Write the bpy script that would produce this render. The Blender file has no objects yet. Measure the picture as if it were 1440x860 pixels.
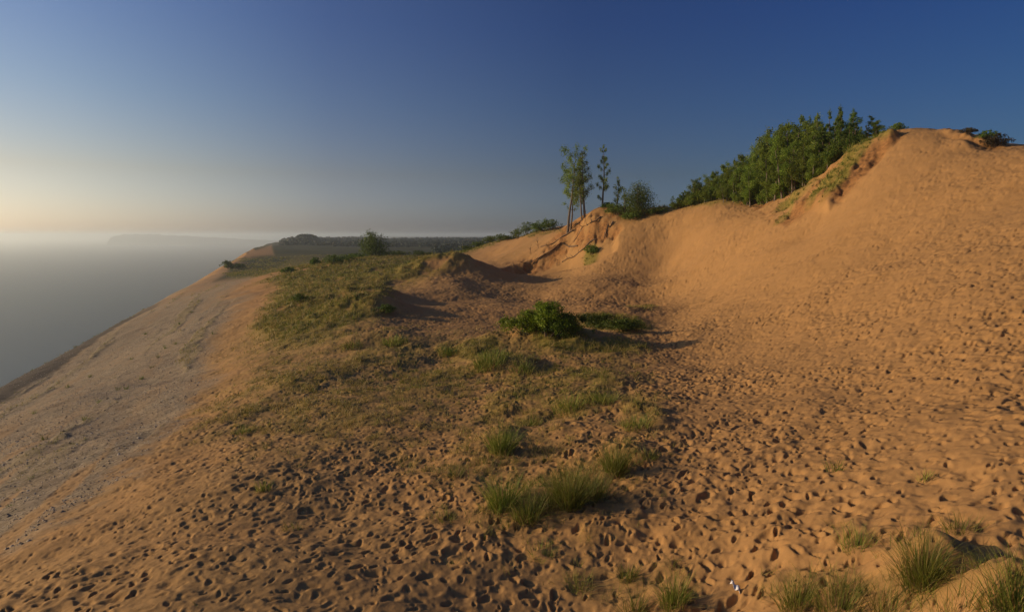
import bpy, math, random
import numpy as np
from mathutils import Vector, Euler
rng = np.random.default_rng(7)
random.seed(7)
scn = bpy.context.scene
COL = scn.collection

# ------------------------------------------------------------------ camera
W0, H0, F, LEVEL = 1440.0, 860.0, 890.0, 330.5
PITCH = math.atan((430 - LEVEL) / F)
CZ = 135.0                                   # eye height above the lake
cam_d = bpy.data.cameras.new('camera'); cam = bpy.data.objects.new('camera', cam_d); COL.objects.link(cam)
cam_d.sensor_width = 36; cam_d.lens = F / W0 * 36; cam_d.clip_start = .1; cam_d.clip_end = 200000
cam.location = (0, 0, CZ); cam.rotation_euler = (math.radians(90) - PITCH, 0, 0)
scn.camera = cam
cp, sp = math.cos(PITCH), math.sin(PITCH)

def ray(u, v):
    x = (u - W0 / 2) / F; y = -(v - H0 / 2) / F
    d = np.array([x, cp + y * sp, -sp + y * cp]); h = math.hypot(d[0], d[1])
    return math.atan2(d[0], d[1]), d[2] / h          # azimuth, dz per metre of ground distance
def project(x, y, z):
    """where a world point falls in the 1440x860 survey picture (only used to read the survey masks)"""
    zz = z - CZ
    f = y * cp - zz * sp; up = y * sp + zz * cp
    f = np.maximum(f, .05)
    return W0 / 2 + F * x / f, H0 / 2 - F * up / f

# ------------------------------------------------------------------ noise
def _hash(ix, iy, s):
    h = (ix.astype(np.int64) * 374761393 + iy.astype(np.int64) * 668265263 + s * 1274126177) & 0xffffffff
    h = ((h ^ (h >> 13)) * 1274126177) & 0xffffffff
    return ((h ^ (h >> 16)) & 0xffffff) / float(0x1000000)
def vnoise(x, y, s=0):
    ix = np.floor(x); iy = np.floor(y); fx = x - ix; fy = y - iy
    fx = fx * fx * fx * (fx * (fx * 6 - 15) + 10); fy = fy * fy * fy * (fy * (fy * 6 - 15) + 10)
    a = _hash(ix, iy, s); b = _hash(ix + 1, iy, s); c = _hash(ix, iy + 1, s); d = _hash(ix + 1, iy + 1, s)
    return (a + (b - a) * fx + (c - a) * fy + (a - b - c + d) * fx * fy) * 2 - 1
def fbm(x, y, o=4, s=0):
    r = 0; a = 1.0; t = 0
    for i in range(o):
        r = r + a * vnoise(x * 2 ** i + 17.3 * i, y * 2 ** i - 9.1 * i, s + i); t += a; a *= .5
    return r / t
def smooth(a, b, x):
    t = np.clip((x - a) / (b - a), 0, 1); return t * t * (3 - 2 * t)

# ------------------------------------------------------------------ survey of the dunes: picture point + distance
TB = math.atan((400 - 720) / F)              # bearing of the bluff line
S = []
def col(u, *pts):
    for v, d in pts:
        th, k = ray(u, v); S.append((th, math.log(d), k * d))
col(0, (860, 16), (780, 22), (700, 32), (640, 46), (592, 66), (557, 92))
col(100, (860, 14), (700, 27), (620, 42), (560, 65), (497, 113))
col(200, (860, 12.6), (760, 18), (600, 43), (540, 65), (480, 105), (436, 168))
col(300, (860, 12), (700, 20), (600, 33), (520, 56), (450, 92), (408, 160), (384, 300))
col(390, (860, 11.6), (700, 19), (600, 30), (520, 46), (450, 78), (412, 112), (385, 160))
col(480, (860, 11.3), (700, 18.5), (600, 28), (530, 40), (480, 54), (440, 74), (400, 108), (366, 165))
col(530, (480, 52), (450, 62), (423, 80), (395, 105), (375, 135), (360, 178), (366, 230))
col(575, (860, 11.2), (700, 18), (600, 27), (520, 42), (475, 54), (450, 64), (428, 80), (405, 98), (385, 116), (364, 155), (372, 215))
col(640, (470, 53), (430, 72), (405, 90), (382, 106), (371, 112), (374, 128), (361, 160), (357, 176))
col(690, (860, 11.4), (700, 17.5), (600, 26), (520, 40), (480, 50), (440, 70), (410, 91), (388, 106), (377, 116), (362, 142), (345, 166), (341, 176), (352, 220))
col(750, (860, 11.5), (700, 17), (600, 25), (540, 34), (490, 46), (450, 66), (420, 88), (397, 103), (386, 112), (360, 124), (338, 137), (328, 146), (338, 190))
col(800, (386, 108), (366, 116), (340, 121), (318, 125), (322, 138), (345, 190))
col(830, (860, 11.6), (700, 16.6), (600, 24), (530, 35), (480, 47), (430, 69), (395, 92), (376, 104), (350, 112), (320, 117), (300, 120), (304, 132), (330, 180))
col(875, (430, 72), (400, 89), (370, 101), (340, 107), (312, 115), (296, 121), (300, 133), (325, 180))
col(940, (860, 11.4), (700, 16.3), (600, 24), (520, 38), (480, 49), (450, 63), (420, 82), (395, 92), (370, 99), (330, 106), (300, 113), (293, 117), (300, 132), (320, 180))
col(1000, (600, 24), (500, 42), (450, 56), (420, 70), (400, 77), (350, 89), (320, 98), (288, 108), (283, 113), (290, 130), (312, 180))
col(1080, (860, 11), (700, 16), (600, 23.5), (500, 38), (400, 60), (350, 74), (310, 86), (290, 97), (283, 103), (292, 120), (315, 180))
col(1140, (600, 22.5), (500, 36), (400, 55), (330, 73), (285, 85), (266, 92), (254, 97), (268, 116), (305, 180))
col(1200, (860, 10.8), (700, 15.3), (600, 21.7), (500, 33), (400, 50), (300, 70), (250, 81), (222, 87), (208, 92), (225, 110), (290, 180))
col(1260, (400, 46), (300, 65), (240, 77), (200, 85), (186, 89), (192, 96), (240, 120), (300, 190))
col(1320, (860, 10.4), (700, 14.5), (600, 20), (500, 29.5), (400, 43), (300, 61), (240, 73), (200, 82), (186, 86), (194, 95), (250, 130))
col(1400, (400, 39.5), (300, 57), (240, 69), (214, 75), (207, 79), (222, 95), (280, 150))
col(1440, (860, 10.1), (700, 14), (600, 19), (500, 27), (400, 38), (300, 54), (240, 66), (213, 73), (206, 77), (225, 95), (280, 150))
def zsimple(th, d):
    s = d * math.sin(th - TB)
    if s < 0: return -7.0 - 9.5 * min(1, -s / 31) ** 1.2
    h = -6.0
    if 0 < th < 2.3 and d > 25: h += min(14, (d - 25) * .22) * math.sin(min(1, (th) / 1.0) * math.pi / 2) * (1 if th < 1.6 else max(0, (2.3 - th) / .7))
    return h
for deg in (-165, -135, -105, -80, -60, 60, 80, 105, 135, 165, 180, -180):
    for d in (10, 22, 50, 110, 300):
        S.append((math.radians(deg), math.log(d), zsimple(math.radians(deg), d)))
for deg in range(-180, 180, 30):
    for d in (.4, 1.5, 5): S.append((math.radians(deg), math.log(d), -6.4 - (.8 if deg in (-90, -60) and d == 5 else 0)))
# the hinterland
for u in (-300, -100, 150, 260, 360, 400, 450, 520, 600, 700, 800, 950, 1100, 1300, 1440, 1700):
    th = ray(u, 400)[0]
    for d, z in ((290, -12), (420, -16), (800, -16.5), (1600, -17), (4000, -24), (9000, -24), (30000, -24)):
        if d == 290 and u < 640: continue
        if u <= 400: z = {420: -13.5, 800: -13, 1600: -13}.get(d, -22)
        if u == 450 and d <= 800: z += 4
        S.append((th, math.log(d), z))
for deg in (-105, -80, -60, -40, 60, 90, 120, 150, 180, -180, -150):
    for d in (1000, 6000): S.append((math.radians(deg), math.log(d), -20))
S = np.array(S); Q = S[:, :2].copy()
def phi(r2): return np.where(r2 < 1e-12, 0, r2 * np.log(r2 + 1e-12) * .5)
n = len(S); A = np.zeros((n + 3, n + 3))
r2 = ((Q[:, None] - Q[None]) ** 2).sum(-1)
A[:n, :n] = phi(r2) + np.eye(n) * 2e-4; A[:n, n] = 1; A[:n, n + 1:] = Q; A[n, :n] = 1; A[n + 1:, :n] = Q.T
WT = np.linalg.lstsq(A, np.r_[S[:, 2], 0, 0, 0], rcond=None)[0]
# tabulated once, then read back bicubically
T0, T1, NT = -math.pi - .1, math.pi + .1, 721
L0, L1, NL = math.log(.25), math.log(32000), 700
gt = np.linspace(T0, T1, NT); gl = np.linspace(L0, L1, NL)
G = np.zeros((NT, NL))
for i in range(NT):
    tt = (gt[i] + math.pi) % (2 * math.pi) - math.pi
    r2 = (tt - Q[:, 0][None]) ** 2 + (gl[:, None] - Q[:, 1][None]) ** 2
    G[i] = phi(r2) @ WT[:n] + WT[n] + WT[n + 1] * tt + WT[n + 2] * gl
G = np.clip(G, -26, 18); G[:, gl > math.log(2500)] = np.minimum(G[:, gl > math.log(2500)], -20)
def bicubic(t, l):
    a = (t - T0) / (T1 - T0) * (NT - 1); b = (l - L0) / (L1 - L0) * (NL - 1)
    ia = np.clip(np.floor(a).astype(int), 1, NT - 3); ib = np.clip(np.floor(b).astype(int), 1, NL - 3)
    fa = np.clip(a - ia, -1, 2); fb = np.clip(b - ib, -1, 2)
    def w(f): return (-.5 * f + f * f - .5 * f ** 3, 1 - 2.5 * f * f + 1.5 * f ** 3, .5 * f + 2 * f * f - 1.5 * f ** 3, -.5 * f * f + .5 * f ** 3)
    wa, wb = w(fa), w(fb); r = 0
    for i in range(4):
        for j in range(4): r = r + wa[i] * wb[j] * G[ia + i - 1, ib + j - 1]
    return r

# ------------------------------------------------------------------ masks read in the survey picture
def blob(u, v, cu, cv, ru, rv, ang=0, soft=.5):
    c, s = math.cos(math.radians(ang)), math.sin(math.radians(ang))
    x = (u - cu) * c + (v - cv) * s; y = -(u - cu) * s + (v - cv) * c
    r = np.sqrt((x / ru) ** 2 + (y / rv) ** 2)
    return 1 - smooth(1 - soft, 1 + soft * .6, r)
def polymask(u, v, pts, soft):
    """signed distance to a polygon, turned into a soft mask"""
    p = np.array(pts, float); d2 = np.full(u.shape, 1e12); inside = np.zeros(u.shape, bool)
    for i in range(len(p)):
        a, b = p[i], p[(i + 1) % len(p)]; e = b - a
        wx, wy = u - a[0], v - a[1]
        t = np.clip((wx * e[0] + wy * e[1]) / (e @ e), 0, 1)
        d2 = np.minimum(d2, (wx - t * e[0]) ** 2 + (wy - t * e[1]) ** 2)
        if abs(e[1]) > 1e-9:
            c = ((a[1] <= v) & (v < b[1])) | ((b[1] <= v) & (v < a[1]))
            inside ^= c & (u < a[0] + (v - a[1]) * e[0] / e[1])
    d = np.sqrt(d2) * np.where(inside, 1, -1)
    return smooth(-soft, soft, d)

GRASS_RIDGE = [(385, 388), (402, 366), (440, 352), (520, 356), (600, 358), (648, 366), (652, 378), (600, 396), (548, 408), (535, 430), (530, 448), (500, 462), (440, 482), (405, 486), (360, 470), (372, 430)]
GRASS_MID = [(330, 520), (372, 470), (470, 476), (545, 462), (625, 480), (700, 470), (770, 485), (900, 492), (935, 560), (930, 640), (860, 720), (780, 740), (690, 690), (600, 680), (480, 640), (330, 640), (270, 600)]
GRAVEL = [(-900, 700), (-300, 760), (0, 768), (130, 690), (245, 600), (285, 540), (308, 480), (322, 430), (340, 398), (345, 380), (325, 384), (200, 425), (-60, 570), (-900, 600)]
def masks(x, y, zb, r):
    u, v = project(x, y, zb)
    n1 = fbm(x / 3.0, y / 3.0, 4, 11); n2 = fbm(x / 11.0, y / 11.0, 3, 21); n3 = fbm(x / .8, y / .8, 3, 31)
    wj = 26 * n2 + 14 * n1
    uu, vv = u + wj * 1.0, v + wj * .35 * smooth(335, 700, v)
    front = (y > 2)
    gravel = polymask(uu + 20 * n3 * smooth(400, 700, v), vv + 10 * n3 * smooth(400, 700, v), GRAVEL, 9 + 26 * smooth(380, 700, v).mean()) * front
    streak = fbm((x * math.cos(TB) - y * math.sin(TB)) / 1.2, (x * math.sin(TB) + y * math.cos(TB)) / 14, 3, 41)
    gravel = np.clip(gravel * (1 - .8 * smooth(.18, .55, streak) * smooth(560, 700, v)), 0, 1)
    contour = fbm((x * math.cos(TB) - y * math.sin(TB)) / 1.6 + .4 * n1, (x * math.sin(TB) + y * math.cos(TB)) / 26, 3, 43)
    bluffgrass = gravel * .34 * smooth(.05, .5, contour) * smooth(25, 45, r)
    gravel = gravel * (1 - .22 * smooth(.1, .5, -contour))
    ridge = polymask(uu, vv, GRASS_RIDGE, 22) * smooth(-.62, .05, n1 + .8 * n2 + .25)
    mid = polymask(uu, vv, GRASS_MID, 62) * (.26 + .50 * smooth(-.25, .35, fbm(x / .9, y / .9, 3, 45) + .25 * n1 + .15 * n2)) * (r < 75)
    tufts = 0
    for b in ((690, 500, 34, 16, -8, 1), (640, 492, 20, 9, 0, .7), (735, 510, 34, 12, 8, .8), (800, 560, 70, 36, -18, .62), (830, 540, 70, 22, 0, .7), (900, 585, 40, 14, 10, .7),
              (500, 437, 40, 22, -20, .9), (440, 478, 80, 20, -5, .7), (560, 500, 70, 18, -8, .55), (620, 540, 60, 16, -20, .5), (420, 540, 70, 18, -10, .45), (720, 560, 50, 20, -25, .55), (860, 745, 70, 30, -25, .5), (690, 672, 60, 34, -20, .55), (900, 690, 46, 24, 0, .4), (760, 640, 60, 20, -20, .4), (980, 800, 40, 20, 0, .3), (700, 800, 60, 24, -15, .3), (660, 590, 40, 12, -25, .4), (470, 452, 50, 22, -15, .8), (560, 468, 32, 9, 0, .5), (495, 478, 30, 10, 0, .6), (862, 490, 56, 12, 0, .95), (800, 488, 60, 14, 0, .9),
              (860, 458, 66, 16, 8, 1.0), (895, 432, 26, 5, 0, .5), (775, 700, 120, 50, -18, .85), (700, 615, 30, 16, 0, .6), (870, 640, 40, 24, 0, .6), (640, 650, 50, 20, -20, .3), (490, 398, 70, 30, 0, .5),
              (880, 830, 90, 34, 0, .5), (770, 770, 34, 14, 0, .35), (620, 722, 34, 14, -15, .3), (820, 812, 40, 14, 0, .35), (950, 815, 46, 26, 0, .5), (1150, 835, 90, 34, 0, .8), (1300, 800, 60, 30, 0, .8), (1410, 840, 60, 50, 0, .8), (1290, 850, 140, 30, 0, .85),
              (1200, 752, 34, 20, 0, .5), (1350, 735, 20, 20, 0, .4)):
        tufts = np.maximum(tufts, b[5] * blob(uu, vv, *b[:5], soft=.6))
    tufts = tufts * smooth(-.7, .25, n1 + .3)
    far = smooth(336, 352, u) * (1 - smooth(1000, 1040, u)) * smooth(175, 205, r) * (r < 30000)
    far = far * (1 - polymask(u, v, [(345, 356), (382, 344), (386, 359), (352, 366)], 3)) * (u > 350 + 12 * smooth(343, 356, v))
    hollow = polymask(uu, vv, [(318, 392), (330, 372), (356, 361), (420, 358), (395, 374), (350, 388)], 4) * (r > 130)
    back = smooth(112, 118, r) * (u > 900) * smooth(900, 930, u)
    grass = np.clip(np.maximum.reduce([ridge, mid, tufts, hollow, bluffgrass]), 0, 1) * front
    grass = np.maximum(grass, .85 * np.maximum(far, back) * front)
    # long grass and turf hanging down the broken edge of the big dune
    rim = 0
    for b in ((1120, 276, 40, 9, -32, .8), (1207, 218, 48, 9, -47, 1.0), (1186, 256, 46, 6, -50, 1.0), (1160, 268, 40, 8, -50, .9), (1105, 300, 26, 5, -45, .8), (1240, 196, 24, 8, -20, .8), (1010, 285, 50, 4, -8, .6), (1120, 256, 30, 4, -15, .7),
              (830, 350, 12, 20, 20, .9), (880, 296, 30, 6, 0, .8), (680, 344, 60, 5, -18, .8), (620, 362, 50, 5, -12, .9), (760, 328, 34, 4, -8, .7), (1390, 188, 18, 8, 20, .7), (950, 292, 30, 3, 0, .4)):
        rim = np.maximum(rim, b[5] * blob(u + 5 * n1, v + 4 * n1, *b[:5], soft=.5))
    grass = np.maximum(grass, rim * smooth(-.5, .2, n1 + .25))
    # bare reddish soil
    soil = np.maximum.reduce([.75 * polymask(u + 5 * n1, v + 3 * n1, [(800, 300), (850, 296), (872, 300), (872, 322), (850, 332), (800, 345), (770, 372), (720, 385), (706, 380), (760, 355)], 6) * smooth(-.35, .35, fbm(x / 1.4, y / 1.4, 3, 51) + .1),
                              .72 * polymask(u + 6 * n1, v + 4 * n1, [(1085, 284), (1150, 262), (1200, 214), (1255, 182), (1274, 188), (1234, 229), (1182, 282), (1150, 294), (1107, 318), (1085, 314), (1062, 294)], 6) * smooth(-.4, .2, n1 + .05),
                              .95 * blob(u, v, 1368, 190, 46, 16, 14) * smooth(-.6, .1, n1),
                              .5 * blob(u, v, 240, 600, 60, 12, -45) * smooth(0, .5, n1), .6 * blob(u, v, 690, 590, 90, 22, -30) * smooth(-.2, .5, n2), .45 * blob(u, v, 100, 800, 130, 40, -30) * smooth(-.2, .5, n2)]) * front
    # footprints
    sand = 1 - np.clip(gravel * 1.15, 0, 1)
    fp = sand * (1 - (.35 + .4 * smooth(14, 35, r)) * np.clip((grass - .8 * mid * front) * 1.3, 0, 1)) * front * smooth(150, 100, r)
    smoothface = np.maximum(polymask(u, v, [(985, 420), (1040, 350), (1180, 230), (1250, 170), (1480, 170), (1480, 330), (1330, 330), (1240, 380), (1120, 420)], 40), polymask(u, v, [(600, 300), (900, 290), (870, 330), (830, 385), (600, 380)], 8))
    fp = fp * (.62 + .55 * smooth(-.35, .35, fbm(x / 5, y / 5, 2, 55)))
    fp = fp * (1 - .38 * smoothface) * (1 - .32 * smooth(800, 560, u))
    fp = fp * (1 - .3 * blob(u, v, 1250, 560, 170, 90, 10, .9))
    return dict(u=u, v=v, gravel=gravel, grass=grass, soil=np.clip(soil, 0, 1), fp=fp, n1=n1, n2=n2, n3=n3, rim=rim, mid=np.clip(mid - np.maximum.reduce([ridge, tufts * np.ones_like(mid)]), 0, 1) * front)

# ------------------------------------------------------------------ ground height without footprints
def base_h(x, y, detail=True):
    r = np.hypot(x, y) + 1e-6; th = np.arctan2(x, y)
    z = bicubic(th, np.log(np.clip(r, .26, 31000)))
    s = x * math.cos(TB) - y * math.sin(TB); t = x * math.sin(TB) + y * math.cos(TB)
    wob = np.clip((np.abs(t) - 60) / 200, 0, 1)
    sw = s + (5 * fbm(t / 90, s * 0 + .5, 3, 61) + 1.6 * fbm(t / 17, s / 60, 2, 62)) * wob
    sw = sw - np.clip(t - 1300, 0, None) * .10 - np.clip(-t - 300, 0, None) * .05
    z = np.where(sw < -26, np.maximum(z, -17.6), z)
    far_tree = smooth(700, 1300, r)
    slope = -16.4 + .67 * (sw + 31) + .5 * fbm(s / 9, t / 30, 3, 63) * smooth(-30, -45, sw)
    k = 1.1
    z = -k * np.log(np.exp(np.clip(-z / k, -60, 60)) + np.exp(np.clip(-slope / k, -300, 300)))
    beach = -CZ + 1.6 + .10 * (sw + 208)
    beach = np.clip(beach, -CZ - 2.0, -CZ + 3)
    z = np.maximum(z, beach)
    if detail:
        near = smooth(330, 120, r)
        n_a = fbm(x / 7.5, y / 7.5, 3, 71)
        z = z + .36 * n_a * (1 - .8 * smooth(-8, -14, s)) * smooth(4, 14, r) * near * (1 - .7 * smooth(.25, .9, th) * smooth(20, 45, r))
        z = z + .12 * fbm(x / 2.3, y / 2.3, 3, 75) * near
        z = z + 2.2 * fbm(x / 60, y / 60, 3, 79) * smooth(220, 600, r) * (sw > -25)
    return z + CZ

def full_h(x, y):
    r = np.hypot(x, y)
    zb = base_h(x, y)
    m = masks(x, y, zb, r)
    near = smooth(300, 120, r)
    zb = zb + m['gravel'] * .06 * fbm((x * math.cos(TB) - y * math.sin(TB)) / 2.5, (x * math.sin(TB) + y * math.cos(TB)) / .8, 3, 89) * near
    hum = fbm(x / 1.5, y / 1.5, 3, 81)
    z = zb + (m['grass'] - .75 * m['mid']) * near * (.26 + .36 * hum) * (.3 + .7 * smooth(13, 28, r)) * (1 - .6 * (m['rim'] > .1))
    # the mound that the green bush sits on and the lips of the blowouts
    for (u, v, d, rad, hgt, ex) in MOUNDS:
        th, k = ray(u, v); cx, cy = d * math.sin(th), d * math.cos(th)
        q = ((x - cx) / (rad * ex * np.where(x > cx, .55, 1.0))) ** 2 + ((y - cy) / rad) ** 2
        z = z + hgt * np.exp(-q * 1.2) * (1 + .25 * m['n1'])
    # broken turf edges: the turf stands proud of the blown sand
    z = z + (.95 * polymask(m['u'] + 4 * m['n1'], m['v'] + 3 * m['n1'], [(1112, 300), (1163, 293), (1206, 244), (1262, 194), (1250, 190), (1196, 216), (1150, 258), (1112, 278)], 5)) * (r > 60) * (r < 130)
    z = z - 1.15 * polymask(m['u'] + 3 * m['n1'], m['v'] + 2 * m['n1'], [(800, 324), (845, 313), (868, 322), (864, 350), (830, 368), (760, 384), (706, 382), (765, 352)], 5) * (r > 90) * (r < 122)
    # gullied bank
    g = fbm(x / 2.2 + m['n1'], y / 9.0, 3, 85)
    bank = m['soil'] * (r > 70)
    z = z - bank * (1.0 * smooth(-.2, .5, g) + .4 * hum + .35 * fbm(x / .7, y / .7, 2, 87))
    z = z + .9 * np.abs(m['n1']) * blob(m['u'], m['v'], 1362, 190, 40, 14, 10) * (r > 60)
    z = z - m['gravel'] * .0
    return z, zb, m
MOUNDS = [(760, 478, 49, 3.4, 1.1, 1.5), (820, 478, 49.5, 2.6, .7, 2.0), (850, 462, 53, 3.0, .5, 2.0), (700, 512, 41, 1.6, .55, 1.6), (735, 520, 39.5, 1.4, .35, 1.6),
          (528, 440, 70, 3.6, 2.0, 2.2), (535, 418, 82, 4, 1.3, 2.2), (648, 378, 108, 6, 2.3, 2.4), (630, 392, 97, 4, 1.0, 2.2), (556, 478, 53, 2.2, .8, 1.8), (495, 482, 52, 2.4, .4, 1.4),
          (820, 575, 28.5, 1.7, .45, 1.5), (870, 590, 26.5, 1.2, .3, 1.8), (1370, 192, 80, 1.6, .8, 1.6), (1352, 188, 82, .9, .5, 1.2), (705, 628, 22.7, .8, .2, 1.5), (780, 720, 16.4, 1.1, .28, 1.7), (870, 655, 19.8, .9, .28, 1.6),
          (1310, 800, 11.7, .75, .55, 1.3), (1400, 850, 10.5, .6, .3, 1.3), (1430, 830, 10.6, .7, .3, 1.2), (1150, 840, 11.2, .7, .2, 1.4), (950, 830, 11.8, .6, .2, 1.4), (880, 440, 63, 2.2, .3, 1.6), (940, 365, 88, 3, .4, 1.5)]

def footprints(x, y, m, r):
    out = np.zeros_like(x)
    sel = np.where((m['fp'] > .02) & (r < 150) & (r > 3))[0]
    px, py, w = x[sel], y[sel], m['fp'][sel]; acc = np.zeros(len(sel))
    wx = px + .07 * vnoise(px / .22, py / .22, 91) + .16 * vnoise(px / 1.3, py / 1.3, 93); wy = py + .07 * vnoise(px / .22, py / .22, 92) + .16 * vnoise(px / 1.3, py / 1.3, 94)
    for (cell, seed, dens, dep, a0) in ((.40, 101, .78, .100, .130), (.29, 202, .60, .055, .090), (.62, 404, .70, .075, .21), (1.05, 303, .30, .10, .26)):
        ix = np.floor(wx / cell); iy = np.floor(wy / cell)
        for dx in (-1, 0, 1):
            for dy in (-1, 0, 1):
                jx, jy = ix + dx, iy + dy
                cx = (jx + .1 + .8 * _hash(jx, jy, seed)) * cell; cy = (jy + .1 + .8 * _hash(jx, jy, seed + 1)) * cell
                an = _hash(jx, jy, seed + 2) * 6.283; sz = .65 + .7 * _hash(jx, jy, seed + 3); ex = _hash(jx, jy, seed + 4) < dens
                lx = (wx - cx) * np.cos(an) + (wy - cy) * np.sin(an); ly = -(wx - cx) * np.sin(an) + (wy - cy) * np.cos(an)
                q = np.sqrt((lx / (a0 * sz)) ** 2 + (ly / (a0 * .56 * sz)) ** 2)
                dent = -np.clip(1 - q * q, 0, 1) ** 1.25 * (1 + .6 * np.clip(lx / (a0 * sz), -1, 1)) + .16 * np.exp(-((q - 1.35) / .38) ** 2) * (lx > -.3 * a0)
                acc += np.where(ex, dent * dep * (.35 + 1.0 * _hash(jx, jy, seed + 5)), 0)
    acc += .075 * fbm(px / .36, py / .36, 3, 95) + .06 * fbm(px / 1.1, py / 1.1, 2, 97)
    left = smooth(760, 520, m['u'][sel])
    acc = acc * (1 - .12 * left) - .25 * left * np.clip(acc + .09, None, 0)
    out[sel] = np.clip(acc, -.22, .10) * w ** .8
    return out

# ------------------------------------------------------------------ helpers for objects
def mesh_obj(name, verts, faces, mat, parent=None, smooth_sh=False, cols=None):
    """faces: list of index arrays (k,3) / (k,4)"""
    me = bpy.data.meshes.new(name)
    verts = np.asarray(verts, np.float32); me.vertices.add(len(verts)); me.vertices.foreach_set('co', verts.ravel())
    if not isinstance(faces, (list, tuple)): faces = [faces]
    idx = np.concatenate([f.ravel() for f in faces]).astype(np.int32)
    tot = np.concatenate([np.full(len(f), f.shape[1]) for f in faces]).astype(np.int32)
    me.loops.add(len(idx)); me.loops.foreach_set('vertex_index', idx)
    me.polygons.add(len(tot)); me.polygons.foreach_set('loop_start', np.r_[0, np.cumsum(tot)[:-1]].astype(np.int32)); me.polygons.foreach_set('loop_total', tot)
    if smooth_sh: me.polygons.foreach_set('use_smooth', np.ones(len(tot), bool))
    if cols is not None:
        for nm, c in cols.items():
            a = me.attributes.new(nm, 'FLOAT_COLOR', 'POINT'); a.data.foreach_set('color', np.asarray(c, np.float32).ravel())
    me.update(calc_edges=True); me.materials.append(mat)
    o = bpy.data.objects.new(name, me); COL.objects.link(o)
    if parent: o.parent = parent
    return o
def tag(o, label=None, cat=None, group=None, kind=None):
    if label: o['label'] = label
    if cat: o['category'] = cat
    if group: o['group'] = group
    if kind: o['kind'] = kind
    return o
def empty(name, loc=(0, 0, 0), rz=0, sc=1):
    o = bpy.data.objects.new(name, None); COL.objects.link(o); o.location = loc; o.rotation_euler = (0, 0, rz); o.scale = (sc, sc, sc) if not isinstance(sc, tuple) else sc
    o.empty_display_size = .2
    return o
def copy_tree(o, parent=None):
    c = o.copy(); COL.objects.link(c)
    if parent: c.parent = parent
    for ch in [k for k in bpy.data.objects if k.parent == o]: copy_tree(ch, c)
    return c
KIDS = {}
def dup(root, loc, rz, sc):
    r = root.copy(); COL.objects.link(r); r.location = loc; r.rotation_euler = (0, 0, rz); r.scale = sc
    for ch in KIDS[root.name]:
        c = ch.copy(); COL.objects.link(c); c.parent = r
    return r

# ------------------------------------------------------------------ materials
def mat_new(name):
    m = bpy.data.materials.new(name); m.use_nodes = True; nt = m.node_tree
    for n_ in list(nt.nodes): nt.nodes.remove(n_)
    out = nt.nodes.new('ShaderNodeOutputMaterial'); b = nt.nodes.new('ShaderNodeBsdfPrincipled')
    nt.links.new(b.outputs[0], out.inputs[0]); return m, nt, b, out
def N(nt, t, **kw):
    n_ = nt.nodes.new(t)
    for k, v in kw.items():
        if k in n_.inputs: n_.inputs[k].default_value = v
        else: setattr(n_, k, v)
    return n_
def mixc(nt, fac, a, b, mode='MIX'):
    m = nt.nodes.new('ShaderNodeMix'); m.data_type = 'RGBA'; m.blend_type = mode
    for i, val in ((0, fac), (6, a), (7, b)):
        if isinstance(val, bpy.types.NodeSocket): nt.links.new(val, m.inputs[i])
        elif i == 0: m.inputs[0].default_value = val
        else: m.inputs[i].default_value = (*val, 1)
    return m.outputs[2]
def noise(nt, scale, det=4, rough=.6, vec=None):
    n_ = N(nt, 'ShaderNodeTexNoise', Scale=scale, Detail=det, Roughness=rough)
    if vec: nt.links.new(vec, n_.inputs['Vector'])
    return n_
def ramp(nt, sock, pts):
    r = nt.nodes.new('ShaderNodeValToRGB'); nt.links.new(sock, r.inputs[0])
    e = r.color_ramp.elements
    while len(e) < len(pts): e.new(.5)
    for i, (p, c) in enumerate(pts): e[i].position = p; e[i].color = (*c, 1) if len(c) == 3 else c
    return r.outputs[0]

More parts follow.
